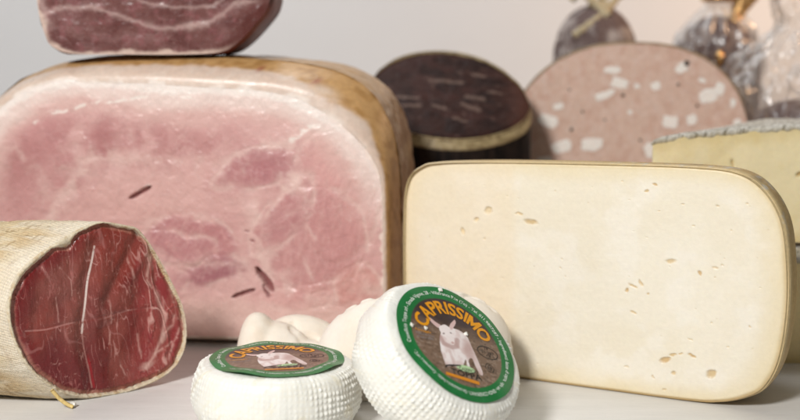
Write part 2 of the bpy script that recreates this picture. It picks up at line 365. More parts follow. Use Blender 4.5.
for d in np.linspace(0, .082, 40):
    u = d/.082; k = 1+.022*math.sin(min(u*8, 1)*math.pi/2)+.012*math.sin(u*math.pi)-.3*max(0, u-.7)**2/.09
    p = st.pt(th, k); p = p+.10*(fbm(th*7, th*0+u*6, 4)-.5)[:, None]; p[:, 1] = np.maximum(p[:, 1], 0)
    rings.append(np.stack([p[:, 0]*CM, d+0*th, p[:, 1]*CM], 1))
    c = np.tile(hexc('74372c'), (len(th), 1)); c = mix(c, '4d221e', sm(.4, .7, fbm(th*8, th*0+u*6, 5)))
    c = mix(c, 'cfae97', .85*np.maximum(sm(-.45, -.7, th)*sm(-2.95, -2.6, th)*0+sm(2.4, 2.9, np.abs(th)), sm(-1.0, -1.3, th)*sm(-2.6, -2.2, th)*.7)*sm(.3, .55, fbm(th*9, th*0+u*5, 6)))
    cols.append(c)
loft('rind', rings, M_crind, cur, np.concatenate(cols))

# ------------------------------------------------------------------ cured loin in its casing
M_loin = attr_mat('cured_loin_meat', .30, .10, (1, .25, .15), .003, .32, .12, 1100, ((250, .14, .0008), (900, .14, .0004)), coat=.06, crough=.15)
def m_casing():
    n = N('netted_casing'); a = n.new('Attribute', attribute_name='Col'); fl = n.new('Attribute', attribute_name='flow')
    w = n.new('TexWave', wave_type='BANDS', bands_direction='X'); w.inputs['Scale'].default_value = 1; w.inputs['Distortion'].default_value = 1.2; w.inputs['Detail'].default_value = 3; w.inputs['Detail Scale'].default_value = .6
    w2 = n.new('TexWave', wave_type='BANDS', bands_direction='Y'); w2.inputs['Scale'].default_value = 1.1; w2.inputs['Distortion'].default_value = 1.6; w2.inputs['Detail'].default_value = 2
    n.link(fl.outputs['Vector'], w.inputs['Vector']); n.link(fl.outputs['Vector'], w2.inputs['Vector'])
    c = n.mul(a.outputs['Color'], n.ramp(w.outputs['Fac'], [(.15, .84), (.6, 1.0)]), .6)
    c = n.mul(c, n.ramp(w2.outputs['Fac'], [(.1, .88), (.5, 1.0)]), .6)
    c = n.mul(c, n.ramp(n.noise(900, 5), [(.3, .80), (.65, 1.0)]))
    n.link(c, n.b.inputs['Base Color']); n.set(Roughness=.62, **{'Specular IOR Level': .3, 'Subsurface Weight': .08, 'Subsurface Radius': (1, .6, .3), 'Subsurface Scale': .002})
    n.bump([(w.outputs['Fac'], .28, .0007), (w2.outputs['Fac'], .25, .0005), (n.noise(500, 5), .4, .0009)]); return n.m
M_case = m_casing()
loin = thing('cured_loin', 'dark red cured loin in beige netted casing, cut end glistening', 'cured meat', (-.167, .6136, 0), 38)
O = [(.55, 9.76), (2.0, 9.45), (2.86, 9.04), (4.02, 7.27), (5.2, 4.81), (5.54, 3.29), (5.37, 1.84), (4.44, .69), (2.56, .09), (.76, 0), (-.97, .2), (-2.35, .89), (-3.65, 2.23), (-4.38, 3.7), (-4.69, 5.09), (-4.64, 6.14), (-4.11, 7.4), (-3.12, 8.25), (-1.9, 8.9), (-.6, 9.5)]
LC = (.42, 4.75); sL = Star(O, LC)
def inner(th):                                 # ragged inner edge of the casing
    k = .958+.03*(fbm(th*7, th*0, 21)-.5)+.016*(fbm(th*30, th*0, 22)-.5)
    k = k-.085*np.exp(-((th-1.98)/.10)**2)-.035*np.exp(-((th-2.45)/.25)**2)+.026*np.exp(-((th-.1)/.9)**2)+.02*np.exp(-((th-1.5)/.12)**2)
    return k
r, th, q = disc_grid(560, 560); p = sL.pt(th, r*inner(th)); s, t = p[:, 0], p[:, 1]
x = 97+(s-.42)*17.4; y = 397-t*17.9
wx = x+14*(fbm(x/26, y/26, 1)-.5)+4*(fbm(x/7, y/7, 4)-.5); wy = y+14*(fbm(x/26, y/26, 2)-.5)
edge = (1-r)*sL.rad(th)*17.5
c = np.tile(hexc('84382f'), (len(x), 1))
c = mix(c, '6c2826', .8*sm(.42, .65, fbm(x/34, y/60, 5))); c = mix(c, '8f4c43', .6*sm(.48, .7, fbm(x/22, y/50, 6)))
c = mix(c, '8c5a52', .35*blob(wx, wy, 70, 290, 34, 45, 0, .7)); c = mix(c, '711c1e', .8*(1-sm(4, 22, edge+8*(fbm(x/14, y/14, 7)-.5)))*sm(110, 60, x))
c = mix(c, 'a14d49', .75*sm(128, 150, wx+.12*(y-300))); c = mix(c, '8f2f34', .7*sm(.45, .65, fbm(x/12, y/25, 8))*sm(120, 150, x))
c = mix(c, '6a2226', .6*blob(wx, wy, 60, 365, 40, 26, 30, .5))
# short upright marbling
ang = (x-92)*.22
def streak(sx, sy, seed, lo, hi):
    u = (x+.25*(wx-x)-(y-310)*(.10+(x-92)*.0016)); rr = 1-np.abs(2*fbm(u/sx, y/sy, seed, 2)-1); return sm(lo, hi, rr)
c = mix(c, 'b87f7a', .35*streak(13, 60, 31, .93, .99)*sm(.47, .6, fbm(x/22, y/22, 32)))
c = mix(c, 'cd9890', .55*streak(6.5, 36, 41, .94, .995)*sm(.50, .62, fbm(x/17, y/19, 42)))
c = mix(c, 'cb978e', .5*streak(3, 12, 54, .945, .995)*sm(.48, .6, fbm(x/13, y/13, 55)))
c = mix(c, 'b87670', .45*streak(4, 22, 51, .93, .995)*sm(.46, .6, fbm(x/24, y/24, 52)))
# fat along the right rim
c = mix(c, 'd9a9a0', .8*streak(9, 30, 61, .86, .97)*sm(128, 152, wx)*sm(.38, .55, fbm(x/16, y/16, 62)))
for pp, w, a in [([(140, 236), (150, 262), (147, 285), (158, 305), (164, 330), (160, 345), (152, 362), (143, 376)], 3.2, .8), ([(160, 345), (172, 336), (176, 318)], 2.6, .75), ([(152, 362), (166, 356), (176, 348)], 2.2, .7), ([(160, 262), (170, 284), (174, 312)], 3.0, .7), ([(166, 372), (172, 355), (178, 340)], 2.2, .7), ([(128, 262), (133, 290)], 1.6, .5), ([(112, 352), (124, 386)], 1.8, .5), ([(134, 340), (138, 366)], 1.5, .5), ([(106, 295), (108, 320), (104, 345)], 1.6, .5), ([(54, 290), (56, 315)], 1.3, .5), ([(58, 262), (70, 275), (71, 290)], 1.0, .5)]:
    c = mix(c, 'ddb0a5', .8*a*np.exp(-(pdist(wx*.4+x*.6, wy*.4+y*.6, pp)/(w*.6*(.4+1.2*fbm(x/8, y/8, 65))))**2)*sm(.3, .55, fbm(x/7, y/9, 64)))
c = mix(c, 'dcb5a9', .6*blob(wx, wy, 158, 350, 3.5, 13, 25, .6)*sm(.35, .6, fbm(x/5, y/9, 69))); c = mix(c, 'dcb5a9', .5*blob(wx, wy, 146, 374, 7, 4, -20, .6))
hor = line(x, y+1.2*np.sin(x/9), [(24, 320), (70, 319), (100, 317), (152, 314)], 1.2); c = mix(c, 'c08c85', .5*hor*sm(.25, .5, fbm(x/12, y/12, 66)))
crease = [(94, 246), (90, 262), (86, 280), (83, 298), (80, 316), (78, 330), (80, 346), (83, 364), (86, 386)]
c = mix(c, 'ead8cf', .85*line(x, y, crease[:6], 1.4)*sm(.2, .4, fbm(x/9, y/9, 68))); c = mix(c, 'c8958b', .45*line(x, y, crease[5:], 1.2)); c = mix(c, '962026', .8*line(x-2, y, crease[6:], 1.7)*sm(350, 362, y))
c = mix(c, 'f0e0d4', .8*blob(wx, wy, 140, 236, 3.4, 6, 15, .5))
c = mix(c, 'c8917f', .5*(1-sm(1, 5, edge+3*(fbm(x/5, y/5, 67)-.5))))
# folds of the cut surface
dl = pdist(x, y, crease); dep = .0012*np.exp(-(dl/7)**2)-.0007*np.exp(-((dl-12)/7)**2)
for pp, w, a in [([(138, 238), (122, 268), (105, 300)], 6, .0022), ([(150, 245), (128, 285)], 5, -.0012), ([(100, 330), (120, 318), (140, 300)], 8, .0012), ([(60, 300), (75, 290), (84, 275)], 8, .0014), ([(80, 345), (100, 365), (125, 380)], 9, .0010), ([(24, 320), (152, 314)], 2.0, .0004), ([(150, 262), (160, 305), (163, 335)], 4, .0012), ([(40, 255), (38, 300), (30, 330)], 7, .0008), ([(172, 330), (168, 365)], 4, .0012)]:
    dep = dep+.7*a*np.exp(-(pdist(x, y, pp)/w)**2)
dep = dep+.0018*(fbm(x/30, y/45, 70)-.5)+.0007*(fbm(x/7, y/14, 71)-.5)-.0010*streak(9, 30, 61, .86, .97)*sm(128, 152, wx)*.4
dep = dep+.0006+.0014*sm(.93, 1, r)
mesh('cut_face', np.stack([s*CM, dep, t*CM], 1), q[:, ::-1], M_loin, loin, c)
th = np.linspace(-np.pi, np.pi, 720, endpoint=False); kin = inner(th)
axl = np.array([-math.cos(R(38))+math.sin(R(38))*.10, math.sin(R(38))+math.cos(R(38))*.10, 0])
rings = []; cols = []; flow = []
ks = list(np.linspace(0, 1, 8))+[None]*0
for k in ks:                                    # cut lip
    p = sL.pt(th, kin+(1-kin)*k); d = .0020*(1-k)**2-.0012*math.sin(k*math.pi)+.0010*(fbm(th*22, th*0+k, 24)-.5)
    rings.append(np.stack([p[:, 0]*CM, d, p[:, 1]*CM], 1)); c = np.tile(hexc('e6d8bd'), (len(th), 1)); c = mix(c, 'c9a878', .6*sm(.5, .72, fbm(th*25, th*0+k*3, 25)))
    c = mix(c, 'b0705c', .5*sm(.4, 0, k)*sm(.35, .6, fbm(th*16, th*0+k, 26))); cols.append(c); flow.append(np.stack([th*0, th*0, th*0], 1))
L = np.concatenate([np.linspace(.0006, .09, 120), np.linspace(.093, .21, 30)])
for d in L:
    k = 1+.012*math.sin(min(d/.02, 1)*1.57)-.9*max(0, d-.02)**1.5*1.2-(max(0, d-.17)/.04)**2*.35
    w = .035*(fbm(th*3.5, th*0+d*25, 27)-.5)+.014*(fbm(th*16, th*0+d*160, 28)-.5)+.02*np.exp(-((d-.055)/.006)**2)*-1
    p = sL.pt(th, k+w); p[:, 1] = np.maximum(p[:, 1], 0)
    rings.append(np.stack([p[:, 0]*CM, 0*th, p[:, 1]*CM], 1)+axl*d)
    c = np.tile(hexc('d6c19c'), (len(th), 1)); a1 = fbm(th*7+d*60, th*0+d*90, 30)
    c = mix(c, 'c9ab80', .5*sm(.45, .68, a1)); c = mix(c, 'b39468', .35*sm(.55, .75, fbm(th*12-d*50, th*0+d*130, 33)))
    c = mix(c, 'e4d8c2', .6*sm(.5, .72, fbm(th*9+d*20, th*0+d*60, 34))); c = mix(c, '8a7048', .7*sm(.72, .8, fbm(th*34, th*0+d*330, 35)))
    c = mix(c, '9c7d55', .55*sm(.66, .74, fbm(th*5+d*30, th*0+d*420, 37))); c = mix(c, 'efe5d2', .75*sm(.022, .0, d+.014*(fbm(th*8, th*0+d*40, 36)-.5))*sm(.6, 1.2, np.abs(th))); cols.append(c); flow.append(np.stack([th*9.5+d*70, th*0+d*240-th*1.5, th*0], 1))
loft('casing', rings, M_case, loin, np.concatenate(cols), flow=np.concatenate(flow))
M_straw = plain('straw', 'd8bd7c', .6, .3, .2, 500)
pth = [(-.0275, -.006, .011), (-.024, -.007, .006), (-.0205, -.0085, .0025), (-.018, -.0105, .0009)]
loft('loose_thread', tube_pts(spline(pth, 6, False), .0011, 7), M_straw, loin, cap_start=True)
bm = bmesh.new(); bmesh.ops.create_icosphere(bm, subdivisions=2, radius=.0017)
for vv in bm.verts: vv.co *= 1+.3*math.sin(vv.co.x*4000+vv.co.y*2500)
me = bpy.data.meshes.new('cheese_crumb'); bm.to_mesh(me); bm.free(); me.materials.append(plain('crumb_white', 'e9e6dc', .5))
o = bpy.data.objects.new('cheese_crumb', me); col.objects.link(o); o.location = (-.1755, .597, .0013); o['label'] = 'tiny white cheese crumb lying on the counter by the loin'; o['category'] = 'crumb'

# ------------------------------------------------------------------ half wheel of pale cheese
M_chz = attr_mat('pale_cheese', .42, .14, (1, .75, .45), .004, .4, .05, 400, ((90, .10, .0012), (700, .14, .0005), (2200, .12, .0003)), rvar=.14)
M_crd = attr_mat('cheese_rind', .55, .12, (1, .7, .4), .003, .35, .2, 500, ((300, .3, .001), (1200, .2, .0005)))
hw = thing('half_cheese_wheel', 'half wheel of pale cream cheese with thin tan rind and small holes', 'cheese', (.0673, .6526, 0), -27.0)
O = [(-7.41, 4.54), (-7.41, 9.45), (-7.15, 11.28), (-6.35, 12.1), (-4.9, 12.46), (.12, 12.69), (5.94, 12.83), (10.27, 12.87), (12.35, 12.65), (13.64, 11.83), (14.56, 10.32), (14.94, 8.26), (15.06, 5.63), (14.78, 2.93), (14.09, 1.32), (13.09, .6), (11.79, .18), (10.19, .02), (5.13, 0), (0, 0), (-4.84, .02), (-6.5, .5), (-7.2, 1.8)]
CC = (3.8, 6.4); sC = Star(O, CC); s, t, r, th, q = face_pts(sC, 640, 420)
edge = (1-r)*np.minimum(sC.rad(th), 9)
c = np.tile(hexc('ede5d3'), (len(s), 1)); c = mix(c, 'e8dec8', .6*sm(.4, .7, fbm(s*.25, t*.25, 3))); c = mix(c, 'f1ebdf', .5*sm(.45, .7, fbm(s*.6, t*.6, 4)))
wob = .35*(fbm(s*.5, t*.5, 9)-.5)
c = mix(c, 'e2cfa2', .55*(1-sm(.1, 1.5, edge+wob))); c = mix(c, 'd6bc86', .6*(1-sm(.02, .38, edge+.4*wob))*sm(-7.6, -5.5, s))
c = mix(c, 'bf9f68', .5*(1-sm(.0, .08, edge+.1*wob))*sm(-6.6, -5, s)); c = mix(c, 'ead9bc', .5*sm(.3, -.6, s+.4*(fbm(s*.3, t*.3, 14)-.5)))
dep = .0009*(fbm(s*.35, t*.35, 5)-.5)+.00022*(fbm(s*3, t*3, 6)-.5)+.00004*(fbm(s*.25+t*.1, t*7-s*.6, 15)-.5)+.0035*sm(.4, -8.5, s)*.8+.0010*sm(.97, 1.0, r)
HL = [(.84,9.28,.46,.15),(.1,9.7,.23,.08),(-1.82,9.75,.29,.23),(-2.57,9.17,.17,.14),(-3.46,8.39,.11,.23),(7.9,11.78,.17,.09),(7.42,11.43,.13,.08),(8.9,7.7,.34,.13),(10.48,7.18,.09,.13),(6.85,6.13,.29,.09),(7.29,6.34,.09,.23),(6.52,5.87,.11,.11),(7.7,5.76,.11,.07),(6.89,4.67,.23,.09),(8.75,2.17,.32,.17),(9.13,2.5,.23,.09),(9.61,2.62,.17,.07),(10.21,2.58,.23,.09),(11.26,1.71,.32,.26),(9.27,1.51,.15,.15),(11.29,10.85,.11,.06),(12.77,11.1,.06,.06),(12.01,9.56,.06,.06),(11.25,7.52,.17,.06),(11.67,7.66,.09,.06),(10.02,9.69,.06,.06),(8.16,10.38,.06,.06),(9.44,10.84,.08,.06),(6.59,1.5,.17,.07),(8.12,1.13,.11,.06),(8.75,.48,.11,.08),(11.16,4.51,.07,.06),(13.19,4.52,.06,.07),(10.07,3.45,.17,.05),(2.73,7.3,.07,.06),(2.62,6.77,.06,.06),(2.93,6.28,.06,.06),(6.08,11.91,.07,.05),(11.27,7.03,.07,.05),(-2.05,8.08,.09,.06),(12.1,3.3,.09,.05)]
for k in range(40): HL.append((rng.uniform(-6, 14), rng.uniform(1, 12), rng.uniform(.03, .07), rng.uniform(.02, .04)))
ws = s+.16*(fbm(s*4, t*4, 21)-.5); wt = t+.16*(fbm(s*4, t*4, 22)-.5)
for i, (cx, cy, rx, ry) in enumerate(HL):
    near = np.abs(s-cx)+np.abs(t-cy) < 1.6
    m = np.zeros_like(s); m[near] = blob(ws[near], wt[near], cx, cy, rx*.82, ry*.82, [12, -18, 25, 0][i % 4] if i > 1 else -6, .45)
    soft = 2 <= i <= 4
    dep = dep+m*(.0012 if soft else min(.0011, .005*min(rx, ry)+.0002))
    c = mix(c, 'd9bd86' if soft else ['ccae78', 'd5bb8c', 'c9a56a'][i % 3], m*(.5 if soft else .8 if i < 20 else .45 if i < 41 else .3))
mesh('cut_face', np.stack([s*CM, dep, t*CM], 1), q[:, ::-1], M_chz, hw, c)
th = np.linspace(-np.pi, np.pi, 620, endpoint=False); rings = []; cols = []
D = .088
for d in np.concatenate([np.linspace(-.0004, .006, 10), np.linspace(.008, D, 44)]):
    u = max(d, 0)/D
    rgt = .40*math.sin(min(u*2.6, 1)*math.pi/2)
    hwid = math.sqrt(max(1-u**2.2, .03))
    p = sC.pt(th, .990+.012*min(1, max(d, 0)/.002)*sm(2.75, 2.2, np.abs(th))); dx = p[:, 0]-CC[0]
    dx = np.where(dx > 0, dx+rgt*np.abs(np.cos(th))**.5*sm(0, 6, dx), dx)*hwid
    tt = p[:, 1]*(1+.004*math.sin(min(u*8, 1)*1.57)-.115*sm(.05, 1, u)*sm(6, 11, p[:, 1])); tt = np.maximum(tt, 0)
    rib = .012*np.sin(th*0+d*3200)
    rings.append(np.stack([(CC[0]+dx*(1+.002*rib))*CM, d+0*th, tt*CM], 1))
    c = np.tile(hexc('c3a46e'), (len(th), 1)); c = mix(c, 'ae8f5e', .5*sm(.45, .7, fbm(th*14, th*0+d*300, 7))); c = mix(c, 'd6bf90', .9*sm(.007, .001, d)*np.ones_like(th))
    c = mix(c, 'c9c2b2', .8*sm(.60, .72, fbm(th*34, th*0+d*260, 8))*sm(.15, .5, th)*sm(1.6, 1.0, th)); c = mix(c, 'e2d2ae', sm(2.3, 2.8, np.abs(th))); c = mix(c, '8a7a60', .4*sm(.56, .68, fbm(th*20, th*0+d*200, 12))*sm(.25, .45, th)*sm(1.1, .7, th)); cols.append(c)
loft('rind', rings, M_crd, hw, np.concatenate(cols))

# ------------------------------------------------------------------ two stacked wedges of yellow cheese
M_yel = attr_mat('yellow_cheese', .5, .25, (1, .7, .35), .006, .3, .06, 350, ((200, .1, .0008),))
M_mould = attr_mat('mouldy_crust', .85, 0, (1, 1, 1), .003, .2, .35, 600, ((400, .3, .001), (1500, .25, .0006)))
def wedge(label, loc, rz, hL, hR, seed, base, wd=.22):
    e = thing('cheese_wedge', label, 'cheese', loc, rz, 'yellow cheese wedges in a stack')
    nx, nz = 260, 110
    a, b = np.meshgrid(np.linspace(0, 1, nx), np.linspace(0, 1, nz)); a = a.ravel(); b = b.ravel()
    top = hL+(hR-hL)*np.clip(a*wd/.10, 0, 1)**.6
    z = b*top; xx = a*wd
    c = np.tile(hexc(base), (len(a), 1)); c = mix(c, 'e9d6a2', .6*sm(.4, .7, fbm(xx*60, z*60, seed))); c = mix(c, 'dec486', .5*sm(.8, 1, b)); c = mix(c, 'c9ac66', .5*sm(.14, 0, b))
    dep = .0012*(fbm(xx*70, z*70, seed+4)-.5)
    for k in range(9):
        cx, cz = rng.uniform(.005, wd), rng.uniform(.01, hL-.01); m = blob(xx, z, cx, cz, rng.uniform(.0008, .003), rng.uniform(.0006, .0016), rng.uniform(0, 180), .5); c = mix(c, 'b8934a', .7*m); dep = dep+m*.0015
    v = np.stack([xx, dep, z], 1)
    # left cut side, sharing the look of the face
    a2, b2 = np.meshgrid(np.linspace(0, 1, 60), np.linspace(0, 1, 60)); a2 = a2.ravel(); b2 = b2.ravel()
    v2 = np.stack([.0006*(fbm(a2*5, b2*5, seed)-.5)+a2*.05, .0003+a2*.075, b2*hL], 1); c2 = np.tile(hexc(base), (len(a2), 1))
    f = np.concatenate([gridquads(nz, nx), gridquads(60, 60)[:, ::-1]+len(v)])
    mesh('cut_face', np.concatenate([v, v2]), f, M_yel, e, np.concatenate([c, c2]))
    # crust over the top, rounded away at the back
    th_ = np.linspace(0, 1, 16); rows = []; cc = []
    xs = np.linspace(0, 1, 240)
    for w in np.concatenate([np.linspace(0, .05, 6), np.linspace(.07, 1, 22)]):
        top = hL+(hR-hL)*np.clip(xs*wd/.10, 0, 1)**.6
        yy = w*.11; lift = .0016*(1-math.exp(-w*60))-.004*w
        n_ = fbm(xs*40, xs*0+w*14, seed+7); n4 = fbm(xs*130, xs*0+w*40, seed+8)
        zz = top+lift+.0018*(n_-.5)+.0004*(n4-.5)
        xo = xs*wd+np.where(xs < .5, yy*.62*(1-xs*2), 0)-.001*(1-xs)
        rows.append(np.stack([xo, yy-.0006-.0006*(n4-.2)*(w < .04), zz], 1))
        c = np.tile(hexc('d3cec2'), (240, 1)); c = mix(c, 'b0a793', .5*sm(.5, .66, n4)); c = mix(c, 'e6e2d8', .8*sm(.52, .68, n_)); c = mix(c, '6d6450', .8*sm(.62, .72, fbm(xs*90, xs*0+w*60, seed+9))); cc.append(c)
    rows.append(rows[-1]*np.array([1, 1, 0])+np.array([0, .002, .0])); cc.append(cc[-1])
    # front lip of the crust hangs a little over the paste
    lip = rows[0].copy(); lip[:, 2] -= .0014+.0022*fbm(xs*60, xs*0, seed+11); lip[:, 1] += .0006; rows.insert(0, lip); cc.insert(0, mix(cc[0], 'a8966a', .6*np.ones(240)))
    mesh('crust', np.concatenate(rows), gridquads(len(rows), 240), M_mould, e, np.concatenate(cc))
    return e
wedge('yellow cheese wedge with grey mouldy crust, on top of the stack', (.1585, .72, .0690), 0, .0640, .0745, 40, 'efe0b6')
wedge('yellow cheese wedge at the bottom of the stack, under the other wedge', (.195, .684, 0), 0, .0650, .0655, 55, 'ead49e')

# ------------------------------------------------------------------ mortadella
M_mor = attr_mat('mortadella_paste', .5, .2, (1, .5, .4), .004, .35, .16, 420, ((300, .2, .0006), (1200, .12, .0003)))
M_skin = attr_mat('mortadella_skin', .5, .05, (1, .6, .4), .003, .35, .2, 200, ((200, .3, .001),))
M_fat = plain('white_fat', 'f3e8df', .42, .4, .05, 300, (500, .1, .0004), **{'Subsurface Weight': .3, 'Subsurface Radius': (1, .7, .6), 'Subsurface Scale': .004})
M_pep = plain('black_pepper', '4a3a34', .6, .3, .3, 900)
mor = thing('mortadella', 'thick mortadella with pink cut face dotted with white fat cubes', 'mortadella', (.1805, .92, 0), -11)
def sup(a):
    e = 2.55 if math.cos(a) > 0 else 2.2; k = (abs(math.cos(a))**e+abs(math.sin(a))**e)**(-1/e); return (9.7*k*math.cos(a), 9.78+9.78*k*math.sin(a))
O = [sup(a) for a in np.linspace(0, 2*math.pi, 40, endpoint=False)]
sM = Star(O, (0, 9.78)); s, t, r, th, q = face_pts(sM, 260, 260)
c = np.tile(hexc('dcbcaa'), (len(s), 1)); c = mix(c, 'd2ab98', .7*sm(.4, .68, fbm(s*1.6, t*1.6, 2))); c = mix(c, 'e2c6b7', .6*sm(.5, .7, fbm(s*2.6, t*2.6, 3))); c = mix(c, 'e0c6ba', .7*sm(.66, .76, fbm(s*3.4, t*3.4, 4)))
c = mix(c, 'a9806f', .6*sm(.985, .998, r))
cf = mesh('cut_face', np.stack([s*CM, .0006*(fbm(s, t, 5)-.5), t*CM], 1), q[:, ::-1], M_mor, mor, c)
FC = [(-1.13,17.43,.87,.4),(-.55,16.4,.87,.56),(-1.72,15.45,1.03,.4),(2.24,16.16,.48,.4),(.81,16.16,.32,.24),(4.18,17.58,.63,.48),(6.25,15.45,.85,.75),(7.15,16.0,.5,.7),(8.2,14.9,.28,.42),(3.44,13.38,.79,.63),(5.12,13.54,.48,.56),(-6.14,13.3,.95,.63),(-5.37,14.5,.56,.32),(-2.66,11.46,1.11,.71),(-5.06,11.22,1.03,.63),(-8.51,11.06,.5,.71),(-6.41,10.1,.79,.4),(2,11.06,.63,.79),(8.6,13.3,.42,.48),(5.8,16.64,.4,.24),(.31,14.1,.24,.24)]
FC += [(-7.5, 6, .8, .6), (-3, 7.5, .9, .5), (1, 6, .7, .8), (5, 8.5, 1, .6), (7.5, 6, .7, .5), (-1, 3, .8, .5), (4, 3, .7, .7), (8, 10.5, .6, .5)]
def chip(name, cx, cz, rx, rz, mat, parent, h, rot, n=13):
    a = np.linspace(0, 2*np.pi, n, endpoint=False); sup = (np.abs(np.cos(a))**5+np.abs(np.sin(a))**5)**(-1/5)*rng.uniform(.72, 1.0, n)
    pts = np.stack([rx*sup*np.cos(a), rz*sup*np.sin(a)], 1); ca, sa = math.cos(rot), math.sin(rot); pts = np.stack([pts[:, 0]*ca-pts[:, 1]*sa+cx, pts[:, 0]*sa+pts[:, 1]*ca+cz], 1)
    cen = np.array([cx, cz]); rg = []
    for k, d in ((1.0, .004), (1.0, -.2*h), (.90, -h)):
        p = cen+(pts-cen)*k; rg.append(np.stack([p[:, 0]*CM, 0*a+d, p[:, 1]*CM], 1))
    v = np.concatenate(rg); f = gridquads(3, n, True).tolist()+[[2*n+i for i in range(n)], [i for i in range(n)][::-1]]
    return mesh(name, v, f, mat, parent, smooth=False)
for cx, cz, rx, rz in FC: chip('fat_cube', cx, cz, rx*.9, rz*.86, M_fat, cf, .00025, rng.uniform(-.35, .55))
for cx, cz, rr in [(4.57,17.98,.27),(-7.89,12.42,.16),(-4.29,12.66,.16),(-.29,15.45,.16),(3.99,16.32,.12),(-3.44,14.1,.12),(5.48,14.66,.12),(1.17,11.86,.12),(6.92,12.42,.13),(-1.67,13.46,.1),(-4.52,15.85,.1)]:
    chip('peppercorn', cx, cz, rr, rr*.9, M_pep, cf, .0009, rng.uniform(0, 3), 8)
th = np.linspace(-np.pi, np.pi, 260, endpoint=False); rings = []; cols = []
for d in np.concatenate([np.linspace(-.0006, .003, 5), np.linspace(.006, .10, 22)]):
    u = max(d, 0)/.10; k = .995+.016*min(1, (d+.0006)/.003)-.35*max(0, u-.6)**2/.16*.5+.004*(fbm(th*8, th*0+u*6, 2)-.5)
    p = sM.pt(th, k); p[:, 1] = np.maximum(p[:, 1], 0); rings.append(np.stack([p[:, 0]*CM, d+0*th, p[:, 1]*CM], 1))
    c = np.tile(hexc('8f7a56'), (len(th), 1)); c = mix(c, '6f5f48', .7*sm(.4, .7, fbm(th*12, th*0+u*9, 3))); cols.append(c)
loft('skin', rings, M_skin, mor, np.concatenate(cols))

# ------------------------------------------------------------------ dark cured meat with slanted top
M_dark = attr_mat('dark_cured_meat', .5, .0, (1, .3, .2), .003, .10, .25, 420, ((300, .35, .001), (1200, .15, .0004)))
dk = thing('dried_meat', 'dark brown dried meat chunk with slanted oval cut face and pale rim', 'cured meat', (.0357, .885, 0), 0)
sx_, sy_ = 6.25, 4.4; ang = np.linspace(0, 2*np.pi, 26, endpoint=False)
sD = Star([(sx_*math.cos(a)*(1+.03*math.cos(3*a+1)), sy_*math.sin(a)) for a in ang], (0, 0))
def slant(px, py): return 15.7+py*.72-.20*px*.25-.02*px*px*.35
s, t, r, th, q = face_pts(sD, 280, 220)
c = np.tile(hexc('38231e'), (len(s), 1)); c = mix(c, '2a1a17', sm(.4, .68, fbm(s*.8, t*1.6, 2))); c = mix(c, '452a25', .6*sm(.5, .75, fbm(s*.6+5, t*1.1, 3)))
for p, w in [([(-1.2, 1.3), (1.2, 1.2)], .25), ([(1.5, -.2), (2.8, -.3)], .3), ([(1.2, -1), (2.4, -1.4)], .3), ([(-4, -.4), (-2.2, -.6)], .2), ([(-3.6, -1.3), (-2, -1.3)], .2), ([(3.2, .5), (4.2, .4)], .18), ([(-1, -1.2), (-.2, -1.5)], .2), ([(.5, -2.4), (1.4, -2.6)], .2), ([(2.2, 2.2), (3, 2.1)], .25)]:
    c = mix(c, '7f695f', .55*line(s+.25*(fbm(s*4, t*4, 5)-.5), t+.25*(fbm(s*4, t*4, 6)-.5), p, w))
c = mix(c, '6a544c', .4*sm(.70, .80, fbm(s*1.8, t*4, 9))); c = mix(c, '5c3a30', .6*sm(4, 6, s))
z = slant(s, t)*CM+.0014*(fbm(s*1.2, t*1.2, 8)-.5)
mesh('cut_face', np.stack([s*CM, t*CM, z-.0012*sm(.9, 1, r)], 1), q, M_dark, dk, c)
th = np.linspace(-np.pi, np.pi, 260, endpoint=False)
def drings(z0, z1, m):
    rg = []
    for w in np.linspace(0, 1, m):
        dd = z0+(z1-z0)*w; k = .992+.042*sm(0, .009, dd)-.03*sm(.03, .13, dd); p = sD.pt(th, k); pe = sD.pt(th, 1)
        zt = slant(pe[:, 0], pe[:, 1])*CM; fr = dd/.13; rg.append(np.stack([p[:, 0]*CM, p[:, 1]*CM, np.maximum(zt*(1-fr), 0)], 1)+np.stack([.0012*(fbm(th*9, th*0+dd*120, 4)-.5)]*2+[0*th], 1))
    return rg
rg = drings(-.0005, .0085, 12); cc = []
for w, a in enumerate(rg):
    c = np.tile(hexc('a8966f'), (len(th), 1)); c = mix(c, '83704e', .7*sm(.4, .7, fbm(th*14, th*0+w*.4, 5))); c = mix(c, '6a5238', .7*sm(.72, 1., w/11+.3*(fbm(th*20, th*0, 6)-.5))); cc.append(c)
loft('pale_rim', [a for a in rg][::-1], M_skin, dk, np.concatenate(cc[::-1]), cap_end=False)
rg = drings(.0083, .13, 20); cc = []
for w, a in enumerate(rg):
    c = np.tile(hexc('2a211d'), (len(th), 1)); c = mix(c, '181413', sm(.4, .7, fbm(th*14, th*0+w*.4, 7))); cc.append(c)
loft('casing', [a*np.array([.985, .985, 1]) for a in rg][::-1], M_dark, dk, np.concatenate(cc[::-1]), cap_end=False, cap_start=True)

